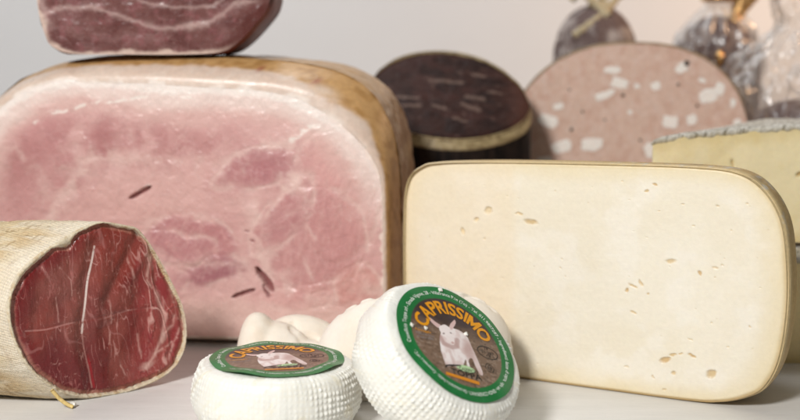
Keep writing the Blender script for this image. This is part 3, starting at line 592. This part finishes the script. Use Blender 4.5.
# ------------------------------------------------------------------ salami behind
M_sal = attr_mat('mouldy_salami', .7, 0, (1, .5, .4), .003, .3, .35, 320, ((260, .6, .002), (900, .4, .0008)))
M_str = plain('twine', 'b5a688', .8, .2, .25, 900, (900, .5, .0008))
def salami_body(parent, rad, h, seed, dark='6d5a56', pale='b8aca6'):
    th = np.linspace(-np.pi, np.pi, 200, endpoint=False); rings = []; cols = []
    for w in np.linspace(0, 1, 90):
        k = max(math.sin(math.pi*min(w/.14, 1)/2)**.7 if w < .14 else 1, .12) * (1 if w < .76 else max((1-((w-.76)/.24)**3)**.5 if w < 1 else 0, .06))
        rr = rad*k*(1+.05*math.cos(w*9)); lum = 1+.10*(fbm(np.cos(th)*2+5, np.sin(th)*2+w*8, seed)-.5)+.02*np.cos(th*9+w*3)*sm(.6, .9, w)
        rings.append(np.stack([rr*lum*np.cos(th), rr*lum*np.sin(th), 0*th+w*h], 1)); P = rings[-1]
        c = np.tile(hexc(dark), (len(th), 1)); c = mix(c, pale, .85*sm(.45, .62, fbm3(P, 70, seed+1))); c = mix(c, '4c3836', .6*sm(.55, .7, fbm3(P, 110, seed+2))); c = mix(c, 'd8d0ca', .6*sm(.62, .72, fbm3(P, 210, seed+3))); cols.append(c)
    return loft('casing', rings, M_sal, parent, np.concatenate(cols), cap_start=True)
sa = thing('salami', 'mouldy grey salami tied with straw-coloured twine, standing behind mortadella', 'salami', (.1812, 1.08, 0), 0)
salami_body(sa, .0365, .232, 3)
def rope(name, pts, rad, parent, n=10):
    p = spline(pts, n, False); tw = np.arange(len(p)); return loft(name, tube_pts(p, rad*(1+.18*np.sin(tw*1.4)), 8), M_str, parent, cap_start=True)
rope('twine', [(-.024, -.028, .203), (-.010, -.027, .213), (.004, -.020, .223), (.013, -.010, .231), (.020, .0, .239), (.026, .004, .242)], .0034, sa)
rope('twine', [(.008, -.024, .220), (0, -.016, .229), (-.006, -.010, .236), (-.012, -.004, .243), (-.018, .0, .242), (-.023, .002, .236)], .0042, sa)
rope('twine', [(-.008, -.012, .234), (.0, -.013, .231), (.010, -.012, .230)], .0048, sa, 6)
rope('twine', [(.004, -.008, .236), (.010, -.004, .246), (.004, .0, .256), (-.006, .0, .258)], .0034, sa)

# cellophane
def m_cello(name, tint):
    n = N(name); tr = n.new('BsdfTransparent'); tr.inputs[0].default_value = (*tint, 1); gl = n.new('BsdfGlossy'); gl.inputs['Roughness'].default_value = .22; gl.inputs['Color'].default_value = (1, 1, 1, 1)
    lw = n.new('LayerWeight'); lw.inputs['Blend'].default_value = .2; mx = n.new('MixShader'); out = n.t.nodes['Material Output']
    bp = n.new('Bump'); bp.inputs['Strength'].default_value = .6; bp.inputs['Distance'].default_value = .003; n.link(n.noise(60, 3), bp.inputs['Height']); n.link(bp.outputs[0], gl.inputs['Normal']); n.link(bp.outputs[0], lw.inputs['Normal'])
    ad = n.new('Math', operation='MULTIPLY_ADD'); ad.inputs[1].default_value = .45; ad.inputs[2].default_value = .06; n.link(lw.outputs['Fresnel'], ad.inputs[0])
    n.link(ad.outputs[0], mx.inputs[0]); n.link(tr.outputs[0], mx.inputs[1]); n.link(gl.outputs[0], mx.inputs[2]); df = n.new('BsdfTranslucent'); df.inputs[0].default_value = (.8, .8, .8, 1); m2 = n.new('MixShader'); m2.inputs[0].default_value = .12; n.link(mx.outputs[0], m2.inputs[1]); n.link(df.outputs[0], m2.inputs[2]); n.link(m2.outputs[0], out.inputs[0]); n.t.nodes.remove(n.b); return n.m
M_cel = m_cello('cellophane', (.95, .95, .95))
def bag(parent, prof, seed, amp, squash=1.0):
    th = np.linspace(-np.pi, np.pi, 150, endpoint=False); rings = []; pr = spline(prof, 10, False)
    for rr, zz in pr:
        P = np.stack([rr*np.cos(th), rr*np.sin(th)*squash, 0*th+zz], 1)
        fold = 1.2*np.abs(2*fbm3(P, 24, seed+2, 2)-1)+.9*np.abs(2*fbm3(P, 58, seed, 3)-1)+.7*np.abs(2*fbm(th*5, th*0+zz*16, seed+5, 2)-1)
        k = 1+amp*(fold-.7); rings.append(np.stack([P[:, 0]*k, P[:, 1]*k, P[:, 2]], 1))
    v = np.concatenate(rings); return mesh('wrapper', v, gridquads(len(rings), 150, True)[:, ::-1], M_cel, parent, smooth=False)
M_gold = plain('gold_foil', 'd3a870', .2, .5, .2, 300, (200, .6, .002), Metallic=.9)
sb = thing('wrapped_salami', 'dark salami wrapped in clear cellophane with a gold clip', 'salami', (.297, 1.09, 0), 0)
salami_body(sb, .039, .222, 23, '5c4642', '8f7f79')
bag(sb, [(.038, 0), (.0415, .02), (.042, .10), (.042, .17), (.038, .203), (.024, .222), (.012, .234), (.016, .246), (.030, .272)], 9, .20)
loft('gold_clip', tube_pts([(.013*math.cos(a), .013*math.sin(a), .238) for a in np.linspace(0, 2*math.pi, 24)], .0035, 8), M_gold, sb)
loft('gold_label', tube_pts(spline([(-.010, -.0445, .176), (-.009, -.044, .183), (-.008, -.042, .190)], 6, False), [.001+.003*math.sin(i/12*math.pi) for i in range(13)], 10), M_gold, sb)
th = np.linspace(0, 1, 60); rows = []
for w in np.linspace(0, 1, 26):
    a_ = th*7.5; rr_ = .006+.017*w**1.3+.006*(fbm(th*9, th*0+w*3, 77)-.5); rows.append(np.stack([.012+.016*w+rr_*np.cos(a_)*.8, -.014+rr_*np.sin(a_)*.6, .214+.046*w+.012*(fbm(th*12, th*0+w*5, 78)-.5)], 1))
mesh('glint_foil', np.concatenate(rows), gridquads(26, 60), M_gold, sb, smooth=False)  # added foil shape standing in for warm lamp glints on the cellophane
pk = thing('wrapped_package', 'crinkled clear cellophane package of dark meat behind the yellow cheese', 'package', (.336, .96, 0), 0)
salami_body(pk, .046, .150, 43, '6b5652', '94857f')
bag(pk, [(.05, 0), (.055, .02), (.057, .09), (.058, .15), (.050, .180), (.036, .20), (.026, .212), (.036, .235), (.062, .268)], 31, .42)

# ------------------------------------------------------------------ soft white cheeses
M_soft = attr_mat('soft_white_cheese', .55, .15, (1, .8, .6), .004, .28, .06, 260, ((70, .15, .002), (300, .14, .0008), (1200, .12, .0004)), rvar=.12)
def lump(name, label, loc, balls, seed, spots=(), sink=.0):
    bm = bmesh.new()
    for (x, y, z, rx, ry, rz, rot) in balls:
        mtx = Matrix.Translation((x, y, z)) @ Matrix.Rotation(R(rot), 4, 'Y') @ Matrix.Diagonal((rx, ry, rz, 1))
        bmesh.ops.create_icosphere(bm, subdivisions=4, radius=1, matrix=mtx)
    me = bpy.data.meshes.new(name); bm.to_mesh(me); bm.free()
    o = bpy.data.objects.new(name, me); col.objects.link(o)
    m = o.modifiers.new('r', 'REMESH'); m.mode = 'VOXEL'; m.voxel_size = .0011
    m = o.modifiers.new('s', 'SMOOTH'); m.factor = .5; m.iterations = 14
    me2 = bpy.data.meshes.new_from_object(o.evaluated_get(bpy.context.evaluated_depsgraph_get())); bpy.data.objects.remove(o)
    v = np.empty(len(me2.vertices)*3, np.float32); me2.vertices.foreach_get('co', v); v = v.reshape(-1, 3).astype(float)
    nr = np.empty(len(v)*3, np.float32); me2.vertices.foreach_get('normal', nr); nr = nr.reshape(-1, 3)
    cr = 1-np.abs(2*fbm3(v*np.array([1, 1, .5]), 38, seed, 3)-1)
    v = v+nr*(.0020*(fbm3(v, 45, seed, 3)-.5)+.0006*(fbm3(v, 140, seed+1, 3)-.5)-.0016*sm(.90, .99, cr))[:, None]; v[:, 2] = np.maximum(v[:, 2], 0)
    me2.vertices.foreach_set('co', v.astype(np.float32).ravel())
    c = np.tile(hexc('ece2d3'), (len(v), 1)); c = mix(c, 'f1eadf', .7*sm(.4, .7, fbm3(v, 40, seed+3))); c = mix(c, 'e4d3bd', .5*sm(.55, .75, fbm3(v, 70, seed+5)))
    for (x, y, z, rr) in spots: c = mix(c, 'b98d3f', .85*(1-sm(.5, 1, np.linalg.norm((v-np.array((x, y, z)))*np.array([2.2, 1, 1]), axis=1)/rr)))
    at = me2.color_attributes.new('Col', 'FLOAT_COLOR', 'POINT'); at.data.foreach_set('color', np.concatenate([c, np.ones((len(v), 1))], 1).astype(np.float32).ravel())
    me2.polygons.foreach_set('use_smooth', np.ones(len(me2.polygons), bool)); me2.materials.clear(); me2.materials.append(M_soft); me2.name = name; me2.update()
    o = bpy.data.objects.new(name, me2); col.objects.link(o); o.location = loc; o['label'] = label; o['category'] = 'cheese'; return o
lump('soft_cheese', 'smooth white knobbed soft cheese resting in front of the cooked ham', (-.064, .650, 0),
     [(-.0175, -.004, .018, .0125, .015, .0225, 0), (-.006, -.003, .016, .022, .017, .0185, 26), (.014, -.002, .010, .022, .020, .0140, 22), (.006, .013, .014, .026, .014, .0215, 10), (-.002, .006, .012, .028, .020, .014, 0)], 3, [(.0285, -.015, .015, .006)])
lump('soft_cheese', 'large smooth domed white cheese that a tilted goat cheese leans against', (.014, .624, 0),
     [(0, .002, .022, .049, .024, .033, 0), (.012, 0, .032, .036, .022, .0265, 8), (-.022, .0, .021, .040, .023, .0335, -14)], 8)

# ------------------------------------------------------------------ goat cheeses with printed labels
M_goat = attr_mat('fresh_goat_cheese', .32, .18, (1, .9, .75), .003, .5, .04, 400, ((350, .2, .0007), (1400, .15, .0004)), rvar=.12)
def m_print(name, rough=.3):
    n = N(name); a = n.new('Attribute', attribute_name='Col'); n.link(a.outputs['Color'], n.b.inputs['Base Color']); n.set(Roughness=rough, **{'Specular IOR Level': .28})
    n.bump([(n.noise(250, 3), .08, .0006)]); return n.m
M_print = m_print('printed_label')
M_ink = {k: plain('ink_'+k, h, .32, .4, .04, 400) for k, h in dict(orange='e59a12', white='eef3ea', black='1d1916', green='b9d7a4', bar='d98a1c', grey='8d8b8c').items()}
LR = .0343
def lab_z(x, y, wav):                           # sag of the paper disc, x y in label radii
    rr = np.hypot(x, y); a = np.arctan2(y, x)
    return -.0007*rr**6-.0003*rr*rr + wav*sm(.55, 1, rr)*(.0010*np.sin(5*a+.6)+.0007*np.sin(8*a+2)+.0008) + .0003*np.sin(x*5+1)*np.cos(y*4)
def put(o_name, v2, faces, mat, parent, wav, lift, colors=None):
    v2 = np.asarray(v2, float); z = lab_z(v2[:, 0], v2[:, 1], wav)+lift
    return mesh(o_name, np.stack([v2[:, 0]*LR, v2[:, 1]*LR, z], 1), faces, mat, parent, colors)
def text_mesh(txt, bold=0., res=3):
    cu = bpy.data.curves.new('t', 'FONT'); cu.body = txt; cu.size = 1; cu.offset = bold; cu.resolution_u = res
    o = bpy.data.objects.new('t', cu); col.objects.link(o); bpy.context.view_layer.update()
    me = bpy.data.meshes.new_from_object(o.evaluated_get(bpy.context.evaluated_depsgraph_get()))
    v = np.array([w.co[:2] for w in me.vertices]); f = [list(p.vertices) for p in me.polygons]
    bpy.data.objects.remove(o); bpy.data.meshes.remove(me); bpy.data.curves.remove(cu); return v, f
def title_mesh(bold):                            # the heavy M is drawn stroke by stroke
    v1, f1 = text_mesh('CAPRISSI', bold); vo, fo = text_mesh('O', bold); h = v1[:, 1].max()*.985; x0 = v1[:, 0].max()+.09; w = .66; s_ = .13
    quads = [[(0, 0), (s_, 0), (s_, h), (0, h)], [(w-s_, 0), (w, 0), (w, h), (w-s_, h)], [(s_, h), (s_, h*.62), (w/2, h*.10), (w/2, h*.46)], [(w-s_, h), (w/2, h*.46), (w/2, h*.10), (w-s_, h*.62)]]
    vm = np.array([q for k in quads for q in k])+np.array([x0, 0]); fm = [[4*k+i for i in range(4)] for k in range(4)]
    vo = vo-np.array([vo[:, 0].min(), 0])+np.array([x0+w+.07, 0]); n1 = len(v1); n2_ = n1+16
    return np.concatenate([v1, vm, vo]), f1+[[i+n1 for i in q] for q in fm]+[[i+n2_ for i in q] for q in fo]
def arc_text(txt, radius, a_mid, span, height, bold=0., flip=False, stretch=None):
    v, f = title_mesh(bold) if txt == 'CAPRISSIMO' else text_mesh(txt, bold); w0, w1 = v[:, 0].min(), v[:, 0].max(); k = (v[:, 0]-w0)/(w1-w0)-.5
    hh = v[:, 1]*height/.70
    if flip: a = a_mid+k*span; rr = radius-hh
    else: a = a_mid-k*span; rr = radius+hh
    return np.stack([rr*np.cos(a), rr*np.sin(a)], 1), f
def flat_text(txt, x0, x1, y0, height, bold=0.):
    v, f = text_mesh(txt, bold); w0, w1 = v[:, 0].min(), v[:, 0].max(); return np.stack([x0+(v[:, 0]-w0)/(w1-w0)*(x1-x0), y0+v[:, 1]*height/.70], 1), f
def join(parts):
    vs, fs, n = [], [], 0
    for v, f in parts: vs.append(v); fs += [[i+n for i in q] for q in f]; n += len(v)
    return np.concatenate(vs), fs
def oval_ring(cx, cy, rx, ry, w, n=36):
    a = np.linspace(0, 2*np.pi, n, endpoint=False); v = np.concatenate([np.stack([cx+k*np.cos(a)*1, cy+l*np.sin(a)], 1) for k, l in ((rx, ry), (rx-w, ry-w))])
    return v, gridquads(2, n, True)[:, ::-1].tolist()
def build_label(parent, wav):
    r, th, q = disc_grid(240, 240); x, y = r*np.cos(th), r*np.sin(th)
    c = np.tile(hexc('1f6f38'), (len(x), 1)); c = mix(c, '2a7f45', .5*sm(.4, .7, fbm(x*4, y*4, 2)))
    soil = np.tile(hexc('7d6553'), (len(x), 1)); soil = mix(soil, '33272a', .9*sm(.10, .40, y+.3*(fbm(x*5, y*5, 3)-.5))); soil = mix(soil, '9b8877', .6*sm(.55, .72, fbm(x*16, y*22, 4))*sm(.3, .0, y)); soil = mix(soil, '4a3a2e', .6*sm(.58, .72, fbm(x*20+3, y*26, 5)))
    soil = mix(soil, '4a3d40', .6*sm(.35, .6, fbm(x*2.4, y*2.4, 6))*sm(.1, .4, y))
    m = 1-sm(.762, .772, r); c = c*(1-m[:, None])+soil*m[:, None]
    lab = put('label', np.stack([x, y], 1), q, M_print, parent, wav, 0, c)
    # goat photo
    body = [(-.27, .08), (-.07, .21), (.02, .23), (.13, .20), (.21, .12), (.24, -.04), (.28, -.22), (.32, -.48), (.26, -.52), (.21, -.39), (.18, -.26), (.11, -.32), (.11, -.44), (.05, -.46), (.06, -.31), (-.02, -.44), (-.12, -.49), (-.2, -.48), (-.32, -.51), (-.34, -.37), (-.34, -.18)]
    head = [(-.265, .19), (-.17, .26), (-.085, .23), (-.06, .13), (-.055, .02), (-.08, -.08), (-.13, -.085), (-.165, -.02), (-.235, .05), (-.275, .12)]
    ears = [[(-.43, .31), (-.39, .33), (-.30, .27), (-.23, .23), (-.26, .17), (-.32, .18), (-.39, .25)], [(.06, .41), (.07, .35), (.02, .27), (-.05, .19), (-.09, .22), (-.04, .31)]]
    n = 150; gx, gy = np.meshgrid(np.linspace(-.46, .36, n), np.linspace(-.56, .44, n)); gx = gx.ravel(); gy = gy.ravel()
    sp = lambda p: spline(p, 5)
    ib = inpoly(gx, gy, sp(body)); ih = inpoly(gx, gy, sp(head)); ie = inpoly(gx, gy, sp(ears[0])) | inpoly(gx, gy, sp(ears[1]))
    c = np.tile(hexc('e0cdc8'), (n*n, 1)); c = mix(c, 'f3ebe8', .8*sm(.4, .65, fbm(gx*7, gy*7, 8))); c = mix(c, 'b8958d', .75*blob(gx, gy, .16, -.12, .10, .16, 0, .7)); c = mix(c, 'b3918a', .75*line(gx, gy, [(-.30, .02), (-.26, -.1), (-.14, -.14), (-.04, -.10), (.0, .02)], .06)*(~ih))
    c = mix(c, 'cdb2ac', .55*line(gx, gy, [(-.19, -.2), (-.17, -.5)], .035)); c = mix(c, 'c3a59e', .6*sm(-.36, -.5, gy))
    c = mix(c, 'efe4e0', .8*ih); c = mix(c, 'd2aca6', .75*ie*(~ih)); c = mix(c, 'b98a82', .7*blob(gx, gy, -.10, -.055, .028, .022, 20, .5)); c = mix(c, '6e5550', .8*np.maximum(blob(gx, gy, -.215, .085, .022, .014, 30, .4), blob(gx, gy, -.085, .125, .018, .013, -20, .4)))
    ins = (ib | ih | ie).reshape(n, n); qd = gridquads(n, n); keep = ins.ravel()[qd].all(1); qd = qd[keep]; used = np.unique(qd); remap = -np.ones(n*n, int); remap[used] = np.arange(len(used))
    put('goat_print', np.stack([gx, gy], 1)[used], remap[qd], M_print, lab, wav, .00008, c[used])
    tl = [arc_text('CAPRISSIMO', .49+dr, math.pi/2+da, 2.60, .225, .004) for dr, da in ((0, 0), (.009, .010), (.009, -.010), (-.003, .010), (-.003, -.010))]
    v, f = join(tl); ttl = put('title_lettering', v, f, M_ink['orange'], lab, wav, .00012)
    co = np.empty(len(v)*3, np.float32); ttl.data.vertices.foreach_get('co', co); co = co.reshape(-1, 3); co[:, 2] += .000012*np.repeat(np.arange(5), [len(q[0]) for q in tl]); ttl.data.vertices.foreach_set('co', co.ravel()); ttl.data.update()
    tx = [arc_text('Caseificio Toppa srl - Strada Vigone, 28 - Villafranca P.te (To) - Tel. 011.9807287 - Ingredienti: latte di capra,', .845, R(78), 4.05, .062, .004), arc_text('caglio, sale - SENZA CONSERVANTI - Da consumarsi a freddo - Conservare a +4\u00b0C -', .845, R(78)-4.05/2-1.07, 2.02, .055, .002)]
    v, f = join(tx); put('rim_lettering', v, f, M_ink['white'], lab, wav, .00010)
    v, f = join([oval_ring(.52, -.07, .19, .115, .014), flat_text('IT', .48, .56, -.022, .045, .01), flat_text('01 287', .40, .64, -.095, .052, .012), flat_text('CE', .475, .565, -.155, .042, .01)]); put('stamp_mark', v, f, M_ink['black'], lab, wav, .00011)
    v, f = join([oval_ring(.475, -.35, .085, .085, .013, 6), oval_ring(.475, -.35, .045, .05, .012, 5), flat_text('PP', .44, .51, -.375, .04, .01)]); put('disposal_mark', v, f, M_ink['black'], lab, wav, .00011)
    put('logo_bar', [(-.37, -.66), (.20, -.70), (.21, -.645), (-.36, -.61)], [(0, 1, 2, 3)], M_ink['bar'], lab, wav, .00012)
    v = np.concatenate([[(.02, -.47)], [(.02+.16*math.cos(a), -.47+.055*math.sin(a)) for a in np.linspace(0, 2*np.pi, 20, endpoint=False)]]); put('logo_patch', v, [(0, 1+i, 1+(i+1) % 20) for i in range(20)], M_ink['green'], lab, wav, .00012)
    v, f = join([flat_text('CASEIFICIO', -.10, .22, -.515, .055, .01), flat_text('TOPPA', -.26, .27, -.615, .095, .012), (np.array([(-.36, -.55), (-.30, -.50), (-.16, -.47), (-.05, -.44), (-.06, -.425), (-.2, -.45), (-.33, -.485)]), [(0, 1, 5, 6), (1, 2, 4, 5), (2, 3, 4)])]); put('logo_lettering', v, f, M_ink['black'], lab, wav, .00016)
    v, f = join([flat_text('Formaggio', -.70, -.44, .035, .036, .004)]); put('caption_lettering', v, f, M_ink['orange'], lab, wav, .00012)
    v, f = join([flat_text('fresco di latte', -.71, -.40, -.03, .034), flat_text('di capra 100%', -.70, -.42, -.085, .034)]); put('caption_lettering', v, f, M_ink['grey'], lab, wav, .00012)
    return lab
def goat_body(parent, h, seed, rbase, rmid, ncol, smooth_dir=None):
    prof = spline([(0, .0006), (rbase*.6, .0003), (rbase*.93, .0010), (rbase*1.02, .005), (rmid, h*.38), (rmid*.99, h*.62), (rmid*.965, h*.80), (rmid*.915, h*.93), (rmid*.83, h*.985), (rmid*.72, h*1.0), (rmid*.4, h*1.004), (0, h*1.0)], 16, False)
    dl = np.concatenate([[0], np.cumsum(np.hypot(*np.diff(prof, axis=0).T))]); m = 210; sarc = np.linspace(0, dl[-1], m); pr = np.stack([np.interp(sarc, dl, prof[:, 0]), np.interp(sarc, dl, prof[:, 1])], 1)
    nth = 900; th = np.linspace(-np.pi, np.pi, nth, endpoint=False); tn = np.gradient(pr, axis=0); tn /= np.linalg.norm(tn, axis=1)[:, None]; nm = np.stack([tn[:, 1], -tn[:, 0]], 1)
    rings = []; cols = []
    pitch = 2*math.pi*rmid/ncol
    for i in range(m):
        rr, zz = pr[i]; sg = sarc[i]/pitch
        on = float(sm(.80, .93, np.array(rr/rmid)))*float(sm(.0, .003, np.array(zz)))
        wob = .42*(fbm(np.cos(th)*5+7, np.sin(th)*5+zz*90, seed)-.5)
        a = np.cos(th*ncol+wob*4+.35*math.sin(sg*.7)); b = math.cos(2*math.pi*sg*.92)*np.ones_like(th); b = np.cos(2*math.pi*sg*.92+wob*5)
        ci = np.floor(th*ncol/(2*np.pi)+.5+wob*.6).astype(int) % 250; cj = int(math.floor(sg*.92+.5)) % 250
        knob = (np.clip(a*.5+.5, 0, 1)**(.5+.9*_T[ci, cj]))*(np.clip(b*.5+.5, 0, 1)**(.4+.8*_T[cj, ci]))*(.45+.75*_T[(ci*7+3) % 256, (cj*5+1) % 256])
        ampn = .12+1.5*sm(.3, .75, fbm(np.cos(th)*3+3, np.sin(th)*3+zz*60, seed+2))
        if smooth_dir is not None: ampn = ampn*(1-.72*np.exp(-((np.angle(np.exp(1j*(th-smooth_dir[0]))))/smooth_dir[1])**2))
        d = on*(.00062*ampn*(knob-.3)) + .0022*(.08+.92*on)*(fbm(np.cos(th)*2.5, np.sin(th)*2.5+zz*40, seed+4)-.5) + (1-on)*.0004*(fbm(np.cos(th)*rr*500, np.sin(th)*rr*500+3, seed+6)-.5)
        R_ = rr+nm[i, 0]*d; Z_ = zz+nm[i, 1]*d
        rings.append(np.stack([R_*np.cos(th), R_*np.sin(th), Z_], 1))
        c = np.tile(hexc('ecebe3'), (nth, 1)); c = mix(c, 'ebe6d6', .4*on*sm(.25, .02, knob)*sm(.35, .6, fbm(np.cos(th)*4, np.sin(th)*4+zz*90, seed+8))); c = mix(c, 'e9e0c4', .4*sm(.66, .78, fbm(np.cos(th)*6, np.sin(th)*6+zz*140, seed+9))); cols.append(c)
    v = np.concatenate(rings); return mesh('cheese_body', v, gridquads(m, nth, True), M_goat, parent, np.concatenate(cols))
def crumb(parent, x, y, z, rr):
    bm = bmesh.new(); bmesh.ops.create_icosphere(bm, subdivisions=2, radius=rr)
    for w in bm.verts: w.co *= 1+.25*math.sin(w.co.x*3000+w.co.z*2600+x*900); w.co.z *= .6
    me = bpy.data.meshes.new('crumb'); bm.to_mesh(me); bm.free(); me.materials.append(bpy.data.materials['crumb_white']); me.polygons.foreach_set('use_smooth', np.ones(len(me.polygons), bool))
    o = bpy.data.objects.new('crumb', me); col.objects.link(o); o.parent = parent; o.location = (x, y, z)
GH = .0350
ga = thing('goat_cheese', 'white basket-marked goat cheese lying flat, its round green label facing up', 'cheese', (-.067, .537, 0), 0, 'goat cheeses with green round labels')
ga.rotation_euler = (R(0), R(1.2), R(22)); ga.location = (-.0635, .572, .0005)
goat_body(ga, .0325, 4, .0395, .0430, 100, (R(-112)-R(22), .5)); la = build_label(ga, .5); la.location = (0, 0, .0325+.0014)
gb = thing('goat_cheese', 'white basket-marked goat cheese tilted on its edge, green label facing right', 'cheese', (0, 0, 0), 0, 'goat cheeses with green round labels')
Nn = Vector((.5321, -.4465, .7193)).normalized(); up0 = Vector((-.551, .4624, .6947)); s0 = Vector((.6428, .766, 0))
U = (s0*math.cos(R(62))+up0*math.sin(R(62))); U = (U-Nn*U.dot(Nn)).normalized(); S = U.cross(Nn)
mt = Matrix((S, U, Nn)).transposed().to_4x4(); cen = Vector((.0276, .540, .0509))-Nn*(GH+.0014)
gb.matrix_world = Matrix.Translation(cen) @ mt
goat_body(gb, GH, 14, .0385, .0425, 98); lb = build_label(gb, .25); lb.location = (0, 0, GH+.0014)
for x, y, k in ((-.76, .09, .0012), (-.52, .10, .0011), (.19, .17, .0011), (-.05, .94, .0012)): crumb(lb, x*LR, y*LR, float(lab_z(np.array(x), np.array(y), .25))+.0005, k)
